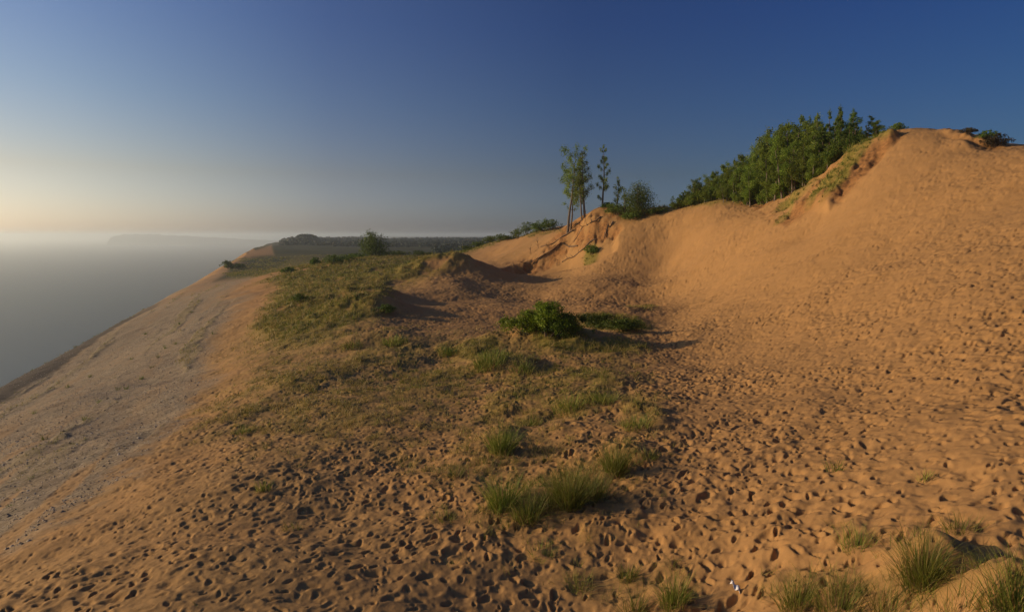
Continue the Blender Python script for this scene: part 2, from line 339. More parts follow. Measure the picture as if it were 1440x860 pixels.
def make_ground_mat():
    m, nt, b, out = mat_new('dune_sand'); L = nt.links
    geo = nt.nodes.new('ShaderNodeNewGeometry'); P = geo.outputs['Position']
    at = N(nt, 'ShaderNodeAttribute', attribute_name='zone'); sep = nt.nodes.new('ShaderNodeSeparateColor'); L.new(at.outputs['Color'], sep.inputs[0])
    at2 = N(nt, 'ShaderNodeAttribute', attribute_name='zone2'); sep2 = nt.nodes.new('ShaderNodeSeparateColor'); L.new(at2.outputs['Color'], sep2.inputs[0])
    n1 = noise(nt, .35, 5, .6, P); n2 = noise(nt, 6, 5, .7, P); n3 = noise(nt, 55, 3, .7, P)
    sand = ramp(nt, n1.outputs[0], [(.3, (.360, .200, .070)), (.55, (.400, .225, .083)), (.75, (.335, .184, .063))])
    n0 = noise(nt, .07, 4, .6, P)
    sand = mixc(nt, ramp(nt, n0.outputs[0], [(.42, (0, 0, 0)), (.68, (.55, .55, .55))]), sand, (.315, .182, .072))
    sand = mixc(nt, ramp(nt, n2.outputs[0], [(.35, (0, 0, 0)), (.75, (.4, .4, .4))]), sand, (.31, .153, .050))
    sand = mixc(nt, ramp(nt, n3.outputs[0], [(.45, (0, 0, 0)), (.7, (.22, .22, .22))]), sand, (.47, .29, .13))
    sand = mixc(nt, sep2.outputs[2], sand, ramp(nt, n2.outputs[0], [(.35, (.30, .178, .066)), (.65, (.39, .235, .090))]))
    vo = N(nt, 'ShaderNodeTexVoronoi', Scale=9.0); L.new(P, vo.inputs['Vector'])
    peb = ramp(nt, vo.outputs['Color'], [(0, (.11, .085, .050)), (.45, (.235, .188, .115)), (.85, (.33, .265, .17)), (1, (.50, .42, .30))])
    peb = mixc(nt, ramp(nt, n1.outputs[0], [(.35, (0, 0, 0)), (.7, (.5, .5, .5))]), peb, (.25, .175, .100))
    c = mixc(nt, sep.outputs[0], sand, peb)
    soil = ramp(nt, noise(nt, 2.2, 6, .7, P).outputs[0], [(.35, (.065, .032, .013)), (.5, (.24, .105, .034)), (.65, (.34, .16, .05))])
    c = mixc(nt, sep.outputs[2], c, soil)
    thatch = ramp(nt, noise(nt, 3.0, 6, .75, P).outputs[0], [(.3, (.085, .080, .014)), (.5, (.17, .145, .028)), (.68, (.28, .195, .055)), (.8, (.38, .23, .08))])
    gm = ramp(nt, sep.outputs[1], [(.08, (0, 0, 0)), (.5, (.5, .5, .5)), (.85, (.9, .9, .9))])
    c = mixc(nt, gm, c, thatch)
    ff = ramp(nt, noise(nt, .035, 5, .7, P).outputs[0], [(.35, (.010, .018, .005)), (.55, (.022, .034, .008)), (.72, (.050, .058, .014))])
    c = mixc(nt, sep2.outputs[0], c, ff)
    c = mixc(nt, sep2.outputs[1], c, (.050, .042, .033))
    L.new(c, b.inputs['Base Color']); b.inputs['Roughness'].default_value = .95; b.inputs['Specular IOR Level'].default_value = .12
    bn = N(nt, 'ShaderNodeBump', Strength=.5, Distance=.03); L.new(n2.outputs[0], bn.inputs['Height'])
    bn2 = N(nt, 'ShaderNodeBump', Strength=.35, Distance=.012); L.new(n3.outputs[0], bn2.inputs['Height']); L.new(bn.outputs[0], bn2.inputs['Normal'])
    L.new(bn2.outputs[0], b.inputs['Normal'])
    return m
def leaf_mat(name, stops, scale=2.0, trans=.35, rough=.55):
    m, nt, b, out = mat_new(name); L = nt.links
    tc = nt.nodes.new('ShaderNodeTexCoord'); oi = nt.nodes.new('ShaderNodeObjectInfo')
    at = N(nt, 'ShaderNodeAttribute', attribute_name='tint'); sep = nt.nodes.new('ShaderNodeSeparateColor'); L.new(at.outputs['Color'], sep.inputs[0])
    c = ramp(nt, sep.outputs[0], stops)
    hv = N(nt, 'ShaderNodeHueSaturation'); mr = N(nt, 'ShaderNodeMapRange'); mr.inputs[3].default_value = .75; mr.inputs[4].default_value = 1.25
    L.new(oi.outputs['Random'], mr.inputs[0]); L.new(mr.outputs[0], hv.inputs['Value'])
    mh = N(nt, 'ShaderNodeMapRange'); mh.inputs[3].default_value = .485; mh.inputs[4].default_value = .512; L.new(oi.outputs['Random'], mh.inputs[0]); L.new(mh.outputs[0], hv.inputs['Hue'])
    L.new(c, hv.inputs['Color']); L.new(hv.outputs[0], b.inputs['Base Color'])
    b.inputs['Roughness'].default_value = rough; b.inputs['Specular IOR Level'].default_value = .25
    tr = nt.nodes.new('ShaderNodeBsdfTranslucent'); L.new(hv.outputs[0], tr.inputs[0]); mx = nt.nodes.new('ShaderNodeMixShader'); mx.inputs[0].default_value = trans
    L.new(b.outputs[0], mx.inputs[1]); L.new(tr.outputs[0], mx.inputs[2]); L.new(mx.outputs[0], out.inputs[0])
    return m
def plain_mat(name, c1, c2, scale, rough=.85):
    m, nt, b, out = mat_new(name)
    tc = nt.nodes.new('ShaderNodeTexCoord'); n_ = noise(nt, scale, 5, .65, tc.outputs['Object'])
    nt.links.new(ramp(nt, n_.outputs[0], [(.35, c1), (.65, c2)]), b.inputs['Base Color']); b.inputs['Roughness'].default_value = rough; b.inputs['Specular IOR Level'].default_value = .2
    return m
M_GROUND = make_ground_mat()
M_POPLAR = leaf_mat('poplar_leaves', [(0, (.075, .125, .014)), (.5, (.175, .245, .030)), (1, (.30, .37, .055))], trans=.45)
M_DARKLEAF = leaf_mat('dark_leaves', [(0, (.045, .085, .012)), (.5, (.095, .150, .018)), (1, (.17, .23, .03))])
M_BUSH = leaf_mat('bush_leaves', [(0, (.07, .13, .008)), (.5, (.17, .26, .014)), (1, (.30, .38, .03))])
M_GRASS = leaf_mat('beach_grass', [(0, (.085, .130, .016)), (.45, (.175, .205, .028)), (.75, (.30, .26, .055)), (1, (.45, .33, .12))], trans=.3, rough=.6)
M_BARK = plain_mat('pale_bark', (.10, .078, .055), (.20, .165, .125), 5)
M_TWIG = plain_mat('dry_twig', (.09, .06, .04), (.20, .14, .09), 12)
M_SCRUB = leaf_mat('brown_scrub', [(0, (.03, .025, .010)), (.5, (.065, .055, .020)), (1, (.12, .10, .035))])
M_WOOD = leaf_mat('far_wood_leaves', [(0, (.007, .015, .004)), (.5, (.015, .027, .006)), (1, (.032, .046, .010))], trans=.15)

# ------------------------------------------------------------------ the ground, one sheet to the horizon
def build_ground():
    fine = np.arange(-43, 43.001, .082)
    th = np.radians(np.concatenate([np.arange(-180, -60, 3), np.arange(-60, -43, .5), fine, np.arange(43.4, 60, .5), np.arange(60, 180, 3)]))
    rr = [.35]
    while rr[-1] < 30500:
        r = rr[-1]; k = .12 if r < 6 else .02 if r < 8.5 else .0034 if r < 150 else .006 if r < 400 else .012 if r < 2000 else .05
        rr.append(r * (1 + k))
    rr = np.array(rr); nt_, nr = len(th), len(rr)
    X = (np.sin(th)[:, None] * rr).ravel(); Y = (np.cos(th)[:, None] * rr).ravel(); R = np.tile(rr, nt_)
    z, zb, m = full_h(X, Y)
    z = z + footprints(X, Y, m, R)
    V = np.c_[X, Y, z]
    i = np.arange(nt_)[:, None]; j = np.arange(nr - 1)[None]; i2 = (i + 1) % nt_
    quads = np.stack([i * nr + j + 0 * i2, i * nr + j + 1 + 0 * i2, i2 * nr + j + 1, i2 * nr + j], -1).reshape(-1, 4)[:, ::1]
    V = np.vstack([V, [0, 0, z[0:1].mean()]]); c = len(V) - 1
    ii = np.arange(nt_); tris = np.stack([np.full(nt_, c), ii * nr, ((ii + 1) % nt_) * nr], -1)
    one = np.zeros(len(V)); 
    def P_(a): r_ = one.copy(); r_[:-1] = a; return r_
    forest = smooth(330, 480, R) * m['grass'] * (m['v'] < 372)
    sd = X * math.cos(TB) - Y * math.sin(TB)
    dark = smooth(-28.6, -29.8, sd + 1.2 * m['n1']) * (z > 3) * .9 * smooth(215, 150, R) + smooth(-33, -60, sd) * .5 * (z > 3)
    hollow = polymask(m['u'], m['v'], [(300, 396), (318, 384), (330, 372), (356, 361), (420, 358), (395, 374), (350, 388)], 4) * (R > 130) * (R < 1500)
    dark = np.maximum(dark, .0 * hollow)
    zone = np.stack([P_(m['gravel']), P_((m['grass'] - .25 * m['mid']) * (.38 + .62 * smooth(14, 34, R))), P_(m['soil']), one + 1], -1); brown = (smooth(760, 300, m['u'] + 40 * m['n2']) * smooth(400, 470, m['v']) * (.75 + .5 * m['n1']) + .35 * smooth(-.1, .6, m['n2'] + .4 * m['n1']) * smooth(1050, 850, m['u'])) * (Y > 1)  # brown: dimmer light on the left put into the sand colour, plus random patches
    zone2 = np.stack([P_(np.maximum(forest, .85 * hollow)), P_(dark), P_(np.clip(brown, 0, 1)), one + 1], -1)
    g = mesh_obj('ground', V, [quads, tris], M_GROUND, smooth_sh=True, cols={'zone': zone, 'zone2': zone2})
    tag(g, 'rolling sand dunes with footprints, gravel slope and bluff falling to the lake', kind='structure')
    return g
build_ground()

def hit(u, v, dmin=4.0, dmax=3000):
    """first ground point seen at picture point u, v"""
    th, k = ray(u, v); d = np.exp(np.linspace(math.log(dmin), math.log(dmax), 1500))
    x, y = d * math.sin(th), d * math.cos(th)
    z = full_h(x, y)[0]; ok = np.where(z >= CZ + k * d)[0]
    i = ok[0] if len(ok) else len(d) - 1
    return x[i], y[i], z[i], d[i]
def at_dist(u, d):
    th, _ = ray(u, 330); x, y = d * math.sin(th), d * math.cos(th)
    return x, y, float(full_h(np.array([x]), np.array([y]))[0][0])

# ------------------------------------------------------------------ lake
def build_lake():
    m, nt, b, out = mat_new('lake_water'); L = nt.links
    geo = nt.nodes.new('ShaderNodeNewGeometry')
    b.inputs['Specular IOR Level'].default_value = .28; b.inputs['Base Color'].default_value = (.018, .036, .030, 1); b.inputs['Roughness'].default_value = .22; b.inputs['IOR'].default_value = 1.33
    n1 = noise(nt, .12, 4, .6, geo.outputs['Position']); n2 = noise(nt, .012, 3, .5, geo.outputs['Position'])
    bp = N(nt, 'ShaderNodeBump', Strength=.10, Distance=.3); L.new(n1.outputs[0], bp.inputs['Height'])
    df = nt.nodes.new('ShaderNodeBsdfDiffuse'); df.inputs[0].default_value = (.002, .022, .022, 1); gl = nt.nodes.new('ShaderNodeBsdfGlossy'); gl.inputs['Roughness'].default_value = .3; L.new(bp.outputs[0], gl.inputs['Normal'])
    mx = nt.nodes.new('ShaderNodeMixShader'); fr = nt.nodes.new('ShaderNodeFresnel'); fr.inputs['IOR'].default_value = 1.33; fm = nt.nodes.new('ShaderNodeMath'); fm.operation = 'MULTIPLY'; fm.inputs[1].default_value = .19; L.new(fr.outputs[0], fm.inputs[0]); L.new(fm.outputs[0], mx.inputs[0]); L.new(df.outputs[0], mx.inputs[1]); L.new(gl.outputs[0], mx.inputs[2]); L.new(mx.outputs[0], out.inputs[0])
    n_ = 96; a = np.linspace(0, 2 * math.pi, n_, endpoint=False)
    rings = [60, 400, 2000, 8000, 28000]
    V = np.vstack([np.c_[r * np.sin(a), r * np.cos(a), 0 * a] for r in rings])
    F_ = [[k * n_ + i, (k + 1) * n_ + i, (k + 1) * n_ + (i + 1) % n_, k * n_ + (i + 1) % n_] for k in range(len(rings) - 1) for i in range(n_)]
    o = mesh_obj('lake', V, np.array(F_), m); tag(o, 'calm teal lake under evening haze', kind='structure')
build_lake()

# far headland across the water
def build_headland():
    us = np.linspace(128, 470, 220); V = []
    m = plain_mat('far_land', (.03, .045, .025), (.06, .07, .04), .01)
    prof = []
    for i, u in enumerate(us):
        h = np.interp(u, [128, 148, 156, 175, 215, 260, 330, 400, 470], [0, 0, .75, 1.0, 1.0, .85, .55, .28, .12]) + .04 * float(vnoise(np.array([u / 6.]), np.array([0.]), 5)[0])
        th = ray(u, 335)[0]
        for d, k in ((9800, 0), (9850, .8), (9950, 1), (11200, 1), (12200, 0)):
            V.append((d * math.sin(th), d * math.cos(th), -1 + (148) * max(h, 0) * k))
    n5 = 5; F_ = [[i * n5 + j, (i + 1) * n5 + j, (i + 1) * n5 + j + 1, i * n5 + j + 1] for i in range(len(us) - 1) for j in range(4)]
    o = mesh_obj('hills', V, np.array(F_), m); tag(o, 'long low headland faint in haze across the lake', kind='structure')
build_headland()

# ------------------------------------------------------------------ grass
def blades(px, py, pz, hgt, lean, wid, tint, az=None, seg=3, bend=None):
    """curved tapering ribbons, vectorised"""
    n_ = len(px); az = rng.uniform(0, 2 * math.pi, n_) if az is None else az
    bend = rng.uniform(.4, 1.3, n_) if bend is None else bend
    dx, dy = np.sin(az), np.cos(az); fa = rng.uniform(0, math.pi, n_); sx, sy = np.cos(fa), np.sin(fa)
    vs = []
    for k in range(seg + 1):
        t = k / seg
        out = hgt * (lean * t + bend * lean * t * t); up = hgt * (t - .35 * lean * bend * t * t)
        cx, cy, cz = px + dx * out, py + dy * out, pz + up
        if k < seg:
            w = wid * (1 - .75 * t) * .5
            vs += [np.stack([cx - sx * w, cy - sy * w, cz], -1), np.stack([cx + sx * w, cy + sy * w, cz], -1)]
        else: vs.append(np.stack([cx, cy, cz], -1))
    nv = 2 * seg + 1; V = np.stack(vs, 1).reshape(-1, 3); b0 = np.arange(n_)[:, None] * nv
    q = np.concatenate([b0 + np.array([[2 * k, 2 * k + 1, 2 * k + 3, 2 * k + 2]]) for k in range(seg - 1)]) if seg > 1 else np.zeros((0, 4), int)
    t_ = b0 + np.array([[2 * seg - 2, 2 * seg - 1, 2 * seg]])
    tt = np.repeat(tint, nv); c = np.stack([tt, tt, tt, tt * 0 + 1], -1)
    return V, [q, t_], c

def tuft_arrays(radius, height, nb, dry=.25, wscale=1.0, seg=3):
    a = rng.uniform(0, 2 * math.pi, nb); r = radius * rng.uniform(0, 1, nb) ** .7
    x, y = r * np.cos(a), r * np.sin(a)
    h = height * rng.uniform(.55, 1.12, nb); out = rng.uniform(0, 1, nb)
    az = np.arctan2(x, y) + rng.normal(0, .8, nb)
    lean = .05 + .42 * rng.uniform(0, 1, nb) ** 2 + .2 * r / radius
    dead = rng.uniform(0, 1, nb) < dry; tint = np.clip(rng.normal(.38, .18, nb) + dead * .45, 0, 1); flop = dead & (rng.uniform(0, 1, nb) < .5)
    lean = np.where(flop, rng.uniform(.8, 1.5, nb), lean); h = np.where(flop, h * .75, h)
    return blades(x, y, np.full(nb, -.05), h, lean, np.full(nb, .011 * wscale), tint, az, seg, rng.uniform(.3, 1.2, nb))

def build_grass():
    # candidate clumps on a jittered polar grid, kept with the cover mask
    P = []
    r = 9.5
    while r < 420:
        step = .30 if r < 22 else .36 if r < 45 else .6 if r < 90 else 1.0 if r < 200 else 2.2
        dth = step / r; th = np.arange(math.radians(-42), math.radians(42), dth)
        P.append(np.c_[th + rng.uniform(-.5, .5, len(th)) * dth, r + rng.uniform(-.5, .5, len(th)) * step, np.full(len(th), step)]); r += step
    P = np.vstack(P); x, y = P[:, 1] * np.sin(P[:, 0]), P[:, 1] * np.cos(P[:, 0])
    z, zb, m = full_h(x, y); R = P[:, 1]
    gm = m['grass'] * (1 - smooth(200, 420, R) * .6)
    keep = rng.uniform(0, 1, len(x)) < np.clip(gm * 1.15 - .06, 0, 1) * np.where(R < 22, .9, np.where(R < 45, .7, .95))
    # a thin scatter of single shoots everywhere on the near sand
    thin = (rng.uniform(0, 1, len(x)) < .006) & (R < 60) & (m['u'] < 1000)
    keep |= thin
    x, y, z, R, st = x[keep], y[keep], z[keep], R[keep], P[keep, 2]; g = m['grass'][keep]; dd = m['n1'][keep]
    nb = np.where(R < 22, 16, np.where(R < 45, 11, np.where(R < 90, 8, 7)))
    nb = np.maximum(3, (nb * (.5 + g)).astype(int))
    idx = np.repeat(np.arange(len(x)), nb); n_ = len(idx)
    spread = np.where(R < 45, .14, st * .42)[idx]
    bx = x[idx] + rng.normal(0, 1, n_) * spread * .6; by = y[idx] + rng.normal(0, 1, n_) * spread * .6
    h = (np.where(R < 60, .36, .46) * (.45 + .75 * g) * (1 + .35 * dd))[idx] * rng.uniform(.5, 1.3, n_)
    w = np.maximum(.010, R * .00085)[idx]
    tint = np.clip(rng.normal(.50, .17, n_) + (rng.uniform(0, 1, n_) < .30) * .4 + .30 * dd[idx], 0, 1)
    tint = tint + .16 * (m['mid'][keep][idx] > .05)
    tint = np.clip(tint - .3 * (m['rim'][keep][idx] > .15) * (R[idx] > 80), 0, 1)
    V, F_, c = blades(bx, by, z[idx] - .06, h, rng.uniform(.1, .75, n_), w, tint, seg=2)
    o = mesh_obj('beach_grass', V, F_, M_GRASS, cols={'tint': c})
    tag(o, 'yellow green beach grass spread over the dune ridge and sand', 'grass', kind='stuff')
    print('grass blades', n_)
build_grass()

def place_tuft(u, v, rad, h, nb, label, dry=.22, ws=1.0, name='grass_tuft', cat='grass tuft', group='beach grass tufts on the sand'):
    x, y, z, d = hit(u, v)
    V, F_, c = tuft_arrays(rad, h, nb, dry, ws)
    # each blade root follows the ground
    nv = 7; Vr = V.reshape(-1, nv, 3); rx = Vr[:, :2, 0].mean(1) + x; ry = Vr[:, :2, 1].mean(1) + y
    dz = full_h(rx, ry)[0] - z; Vr[:, :, 2] += dz[:, None]
    o = mesh_obj(name, Vr.reshape(-1, 3), F_, M_GRASS, cols={'tint': c}); o.location = (x, y, z)
    tag(o, label, cat, group); return o
TUFTS = [
 (1298, 818, .24, .78, 420, 'big upright green grass tuft casting a long shadow at the lower right', .12),
 (1205, 772, .26, .48, 170, 'small yellowish grass tuft standing left of the biggest lower right tuft', .45),
 (1352, 750, .20, .45, 90, 'thin sparse grass tuft above the biggest lower right tuft', .3),
 (1428, 862, .30, .72, 330, 'tall grass tuft cut by the right edge at the bottom corner', .15),
 (1120, 850, .24, .52, 260, 'green grass tuft at the bottom edge, just right of the white scrap', .25),
 (1178, 858, .32, .60, 260, 'wide grass tuft on the bottom edge between two green tufts', .35),
 (1245, 868, .30, .50, 170, 'low yellow grass tuft on the bottom edge below the biggest tuft', .5),
 (1345, 872, .30, .50, 170, 'short dry grass tuft on the bottom edge by the right corner tuft', .5),
 (948, 850, .24, .60, 330, 'green spiky grass tuft at the bottom edge left of the white scrap', .15),
 (882, 812, .20, .38, 110, 'small thin tuft up and left of the spiky bottom tuft', .4),
 (890, 862, .22, .50, 150, 'small green tuft cut by the bottom edge beside the spiky tuft', .3),
 (815, 822, .30, .30, 130, 'low flat yellow green tuft near the bottom centre', .45),
 (802, 714, .30, 1.15, 420, 'tallest bright green tuft in the middle of the central grass patch', .1),
 (706, 712, .34, .95, 330, 'dark green tuft at the left end of the central grass patch', .15),
 (742, 728, .36, .75, 260, 'loose tuft between the left end and the tallest tuft of the central patch', .25),
 (775, 712, .30, .60, 200, 'shaded tuft just left of the tallest tuft in the central patch', .2),
 (835, 700, .36, .75, 240, 'shadowed tuft just right of the tallest tuft in the central patch', .25),
 (866, 664, .32, .98, 330, 'green tuft up and right of the central grass patch', .15),
 (912, 645, .26, .42, 120, 'small dry tuft on the sand right of the upper green tuft', .5),
 (706, 636, .40, .98, 360, 'dense dark green tuft on a small mound above the central patch', .12),
 (640, 668, .26, .36, 100, 'faint dry tuft left of the central grass patch', .6),
 (762, 780, .30, .32, 110, 'low brown tuft below the central grass patch', .6),
 (625, 730, .30, .32, 110, 'low dull tuft on the slope left of the central patch', .5),
 (370, 690, .22, .42, 90, 'lone little tuft on the footprinted slope at the lower left', .35),
 (410, 745, .20, .30, 60, 'tiny faint tuft below the lone tuft of the lower left slope', .5),
 (343, 608, .50, .36, 140, 'low wide tuft near the edge of the gravel slope', .35),
 (690, 512, 1.0, .85, 520, 'large rounded grass clump on a mound below and left of the green bush', .25),
 (735, 522, .8, .60, 260, 'grass clump right beside the large rounded clump, under the green bush', .3),
 (630, 498, .7, .60, 220, 'small upright grass clump left of the large rounded clump', .3),
 (745, 598, .5, .45, 160, 'dull grass clump at the top of the steep central sand slope', .35),
 (800, 575, .7, .62, 300, 'broad yellow green clump in the middle of the hummocks', .35),
 (845, 565, .7, .60, 280, 'broad clump with a dark shadow right of the hummocks centre', .3),
 (895, 600, .6, .50, 200, 'grey green clump at the right end of the hummocks', .3),
 (555, 484, .9, .60, 240, 'rounded clump on a hump in the blowout shadow', .3),
 (495, 488, .9, .55, 220, 'yellowish clump on a low hump left of the blowout shadow', .4),
 (1172, 300 + 360, .22, .32, 60, 'tiny isolated tuft on the footprinted sand at the right', .3),
 (1300, 672, .16, .28, 40, 'tiny thin sprig on the sand far right above the tufts', .3),
]
for (u, v, rad, h, nb, lab, dry) in TUFTS:
    d = hit(u, v)[3]
    place_tuft(u, v, rad, h, nb, lab, dry, ws=max(1.0, d * .0009 / .011))

# ------------------------------------------------------------------ trees
def tube(path, rads, nseg=6):
    path = [Vector(p) for p in path]; V = []; 
    for i, p in enumerate(path):
        t = (path[min(i + 1, len(path) - 1)] - path[max(i - 1, 0)]).normalized(); a = t.orthogonal().normalized(); b = t.cross(a)
        for k in range(nseg):
            an = 2 * math.pi * k / nseg; q = p + (a * math.cos(an) + b * math.sin(an)) * rads[i]; V.append(tuple(q))
    F_ = [[i * nseg + k, i * nseg + (k + 1) % nseg, (i + 1) * nseg + (k + 1) % nseg, (i + 1) * nseg + k] for i in range(len(path) - 1) for k in range(nseg)]
    return V, F_
def leaf_cloud(centres, radii, counts, size, flat=1.0, up=.35):
    """small folded leaf sprays scattered through uneven clumps"""
    cs, sh = [], []
    for c, r, k in zip(centres, radii, counts):
        d = rng.normal(size=(k, 3)); d /= np.linalg.norm(d, axis=1)[:, None] + 1e-9
        rad = rng.uniform(0, 1, k) ** .45
        # lumpy outline
        lump = 1 + .35 * np.sin(d[:, 0] * 4 + c[0] * 3) * np.cos(d[:, 1] * 5 + c[1] * 7) + .2 * np.sin(d[:, 2] * 7 + c[2] * 2)
        cs.append(np.array(c) + d * (rad * lump)[:, None] * np.array(r)); sh.append(np.full(k, rng.normal(0, .12)))
    C = np.vstack(cs); s0 = np.concatenate(sh); k = len(C)
    nrm = rng.normal(size=(k, 3)); nrm[:, 2] = np.abs(nrm[:, 2]) * .8 + up * .2; nrm /= np.linalg.norm(nrm, axis=1)[:, None]
    a = np.cross(nrm, rng.normal(size=(k, 3))); a /= np.linalg.norm(a, axis=1)[:, None]; b = np.cross(nrm, a)
    sz = size * rng.uniform(.6, 1.35, k)[:, None]
    V = np.stack([C - a * sz * .5, C - b * sz * .3 + nrm * sz * .08, C + a * sz * .5, C + b * sz * .3 + nrm * sz * .08], 1).reshape(-1, 3)
    Q_ = np.arange(k)[:, None] * 4 + np.arange(4)[None]
    t = np.clip(.45 + s0 + rng.normal(0, .2, k), 0, 1); t = np.repeat(t, 4)
    return V, Q_, np.stack([t, t, t, t * 0 + 1], -1)
def make_tree(name, h, base, rad, leafn, size, mat, kind='poplar', stems=1, label=None, cat='tree', group=None, cl=1.0):
    """1 root Empty > trunk, crown.  h height, base height of first leaves, rad crown radius"""
    root = empty(name)
    TV, TF, cen, rds = [], [], [], []
    def add(path, rads, ns=6):
        v, f = tube(path, rads, ns); o = len(TV); TV.extend(v); TF.extend([[i + o for i in q] for q in f])
    for s in range(stems):
        off = Vector((rng.normal(0, .25), rng.normal(0, .25), 0)) * (0 if stems == 1 else 1.6 * rad / 1.8)
        lean = Vector((rng.normal(0, .05), rng.normal(0, .05), 1)) + off * .06; hh = h * (1 if s == 0 else rng.uniform(.72, .96))
        pts = []; p = off.copy(); p.z = -.4; nseg = 8
        for i in range(nseg + 1):
            pts.append(p.copy()); p = p + lean * (hh + .4) / nseg + Vector((rng.normal(0, .05), rng.normal(0, .05), 0)) * hh / 9
        r0 = .016 * hh + .02; rads = [r0 * (1 - i / nseg) ** .8 + .012 for i in range(nseg + 1)]
        add(pts, rads, 7)
        nb = int(rng.integers(9, 13) / cl ** .7) if kind != 'bushy' else 16
        for k in range(nb):
            f = base / h + (1 - base / h) * (k + .5) / nb; f = min(.97, max(.05, f + rng.normal(0, .03)))
            q = pts[0].lerp(pts[-1], f); i = f * nseg; q = pts[int(i)].lerp(pts[min(int(i) + 1, nseg)], i - int(i))
            a = k * 2.4 + rng.normal(0, .5)
            if kind == 'poplar': env = rad * (.55 + .6 * math.sin(math.pi * min(1, (f * h - base) / (h - base) * .85 + .15))) * (1.12 - .42 * (f * h - base) / (h - base))
            elif kind == 'cone': env = rad * (1.12 - .95 * (f * h - base) / (h - base))
            elif kind == 'vase': env = rad * (.45 + .75 * (f * h - base) / (h - base)) * (1.15 - .55 * max(0, (f * h - base) / (h - base) - .7) / .3)
            else: env = rad * math.sqrt(max(.08, 1 - ((f * h - base) / (h - base) * 1.05) ** 2))
            ln = env * rng.uniform(.45, .95); rise = ln * (.9 if kind in ('poplar', 'vase') else .35)
            e = q + Vector((math.cos(a) * ln, math.sin(a) * ln, rise)); mid = q.lerp(e, .5) - Vector((0, 0, .08 * ln))
            add([q, mid, e], [r0 * .35 * (1 - f * .6), r0 * .22 * (1 - f * .6), .01], 5)
            for c_, sc in ((e, 1.0), (mid, .75)):
                cen.append((c_.x, c_.y, c_.z)); rr_ = env * rng.uniform(.26, .44) * sc * cl + .12; rds.append((rr_, rr_, rr_ * (1.25 if kind != 'cone' else .8)))
        cen.append(tuple(pts[-1])); rds.append((rad * .2, rad * .2, rad * .42))
    vol = np.array([r[0] ** 2.2 for r in rds]); cnt = np.maximum(12, leafn * vol / vol.sum()).astype(int)
    t = mesh_obj('trunk', TV, np.array(TF), M_BARK if kind != 'cone' else M_TWIG, root, True)
    V, Q_, c = leaf_cloud(cen, rds, cnt, size)
    cr = mesh_obj('crown', V, Q_, mat, root, cols={'tint': c})
    KIDS[root.name] = [t, cr]; root['h'] = h
    if label: tag(root, label, cat, group)
    return root
def put(root, u, d, htop=None, vtop=None, rz=None, wide=1.0, sink=0.0):
    x, y, z = at_dist(u, d)
    H = root['h'] if htop is None else htop
    if vtop is not None: H = CZ + ray(u, vtop)[1] * d - z
    H = max(H, .6)
    s = H / root['h']; root.location = (x, y, z - sink); root.scale = (s * wide, s * wide, s); root.rotation_euler = (0, 0, rng.uniform(0, 6.28) if rz is None else rz); return root

cotton = 'slender cottonwoods on the sandy bank'
t = make_tree('poplar_tree', 12, 5.0, 2.4, 6000, .19, M_POPLAR, 'vase', 2, 'leftmost cottonwood on the bank, two bare pale trunks under a spreading crown', 'tree', cotton, cl=.62); put(t, 797, 123, vtop=219, rz=.3)
t = make_tree('poplar_tree', 11, 3.0, 1.5, 5000, .19, M_POPLAR, 'poplar', 2, 'second cottonwood from the left, taller narrow crown beside the two bare trunks', 'tree', cotton, cl=.75); put(t, 822, 121.5, vtop=214, rz=1.2)
t = make_tree('poplar_tree', 12, 1.8, 1.4, 3200, .19, M_POPLAR, 'poplar', 1, 'tallest and thinnest cottonwood, gappy crown with one lone stem', 'tree', cotton, cl=.6); put(t, 847, 121.5, vtop=206, rz=2)
t = make_tree('poplar_tree', 6, 1.0, .85, 1400, .19, M_POPLAR, 'poplar', 1, 'small thin cottonwood right of the tallest one', 'tree', cotton); put(t, 867, 121, vtop=250)
t = make_tree('poplar_tree', 4, .5, .9, 600, .18, M_DARKLEAF, 'poplar', 1, 'short dark sapling between the thin cottonwood and the round dark tree', 'tree', cotton); put(t, 879, 117, vtop=266)
t = make_tree('evergreen_tree', 5, .3, 2.5, 9000, .18, M_DARKLEAF, 'bushy', 2, 'round dark bushy tree right of the slender cottonwoods', 'tree', cl=1.45); put(t, 905, 115.5, vtop=258, rz=0, wide=1.0)
t = make_tree('poplar_tree', 3, .3, .9, 500, .18, M_DARKLEAF, 'bushy', 1, 'little bush between the round dark tree and the grove', 'tree'); put(t, 945, 121, vtop=276)

# grove on the flank of the big dune
protos = []
for k in range(6):
    protos.append(make_tree('poplar_tree', 10, .35 + rng.uniform(0, .7), 1.55 + .25 * (k % 3), 7000, .2, M_POPLAR, 'poplar', 1 + k % 2))
for k in range(3):
    protos.append(make_tree('spruce_tree', 10, .4, 1.8, 7500, .21, M_DARKLEAF, 'cone' if k < 2 else 'poplar', 1))
ENV = [(948, 276), (965, 258), (985, 241), (1005, 238), (1030, 220), (1048, 212), (1062, 204), (1078, 184), (1092, 186), (1104, 170), (1118, 180), (1134, 168), (1150, 170), (1162, 158), (1177, 153), (1190, 158), (1203, 176), (1216, 174), (1223, 163), (1238, 176), (1243, 173), (1252, 182)]
eu, ev = zip(*ENV)
cand = []
for row, (off, step) in enumerate(((-1.5, 10), (3.5, 10), (9, 12), (15, 13))):
    u = 952 + row * 4
    while u < 1248:
        rid = np.interp(u, [940, 1000, 1080, 1140, 1200, 1260], [117, 113, 102, 97, 92, 90])
        vt = np.interp(u, eu, ev) + (rng.uniform(16, 44) if row == 0 else rng.uniform(4, 24) if row == 1 else rng.uniform(-1, 14))
        cand.append((u, rid + off + rng.uniform(-1.5, 1.5), vt)); u += step * rng.uniform(.7, 1.25)
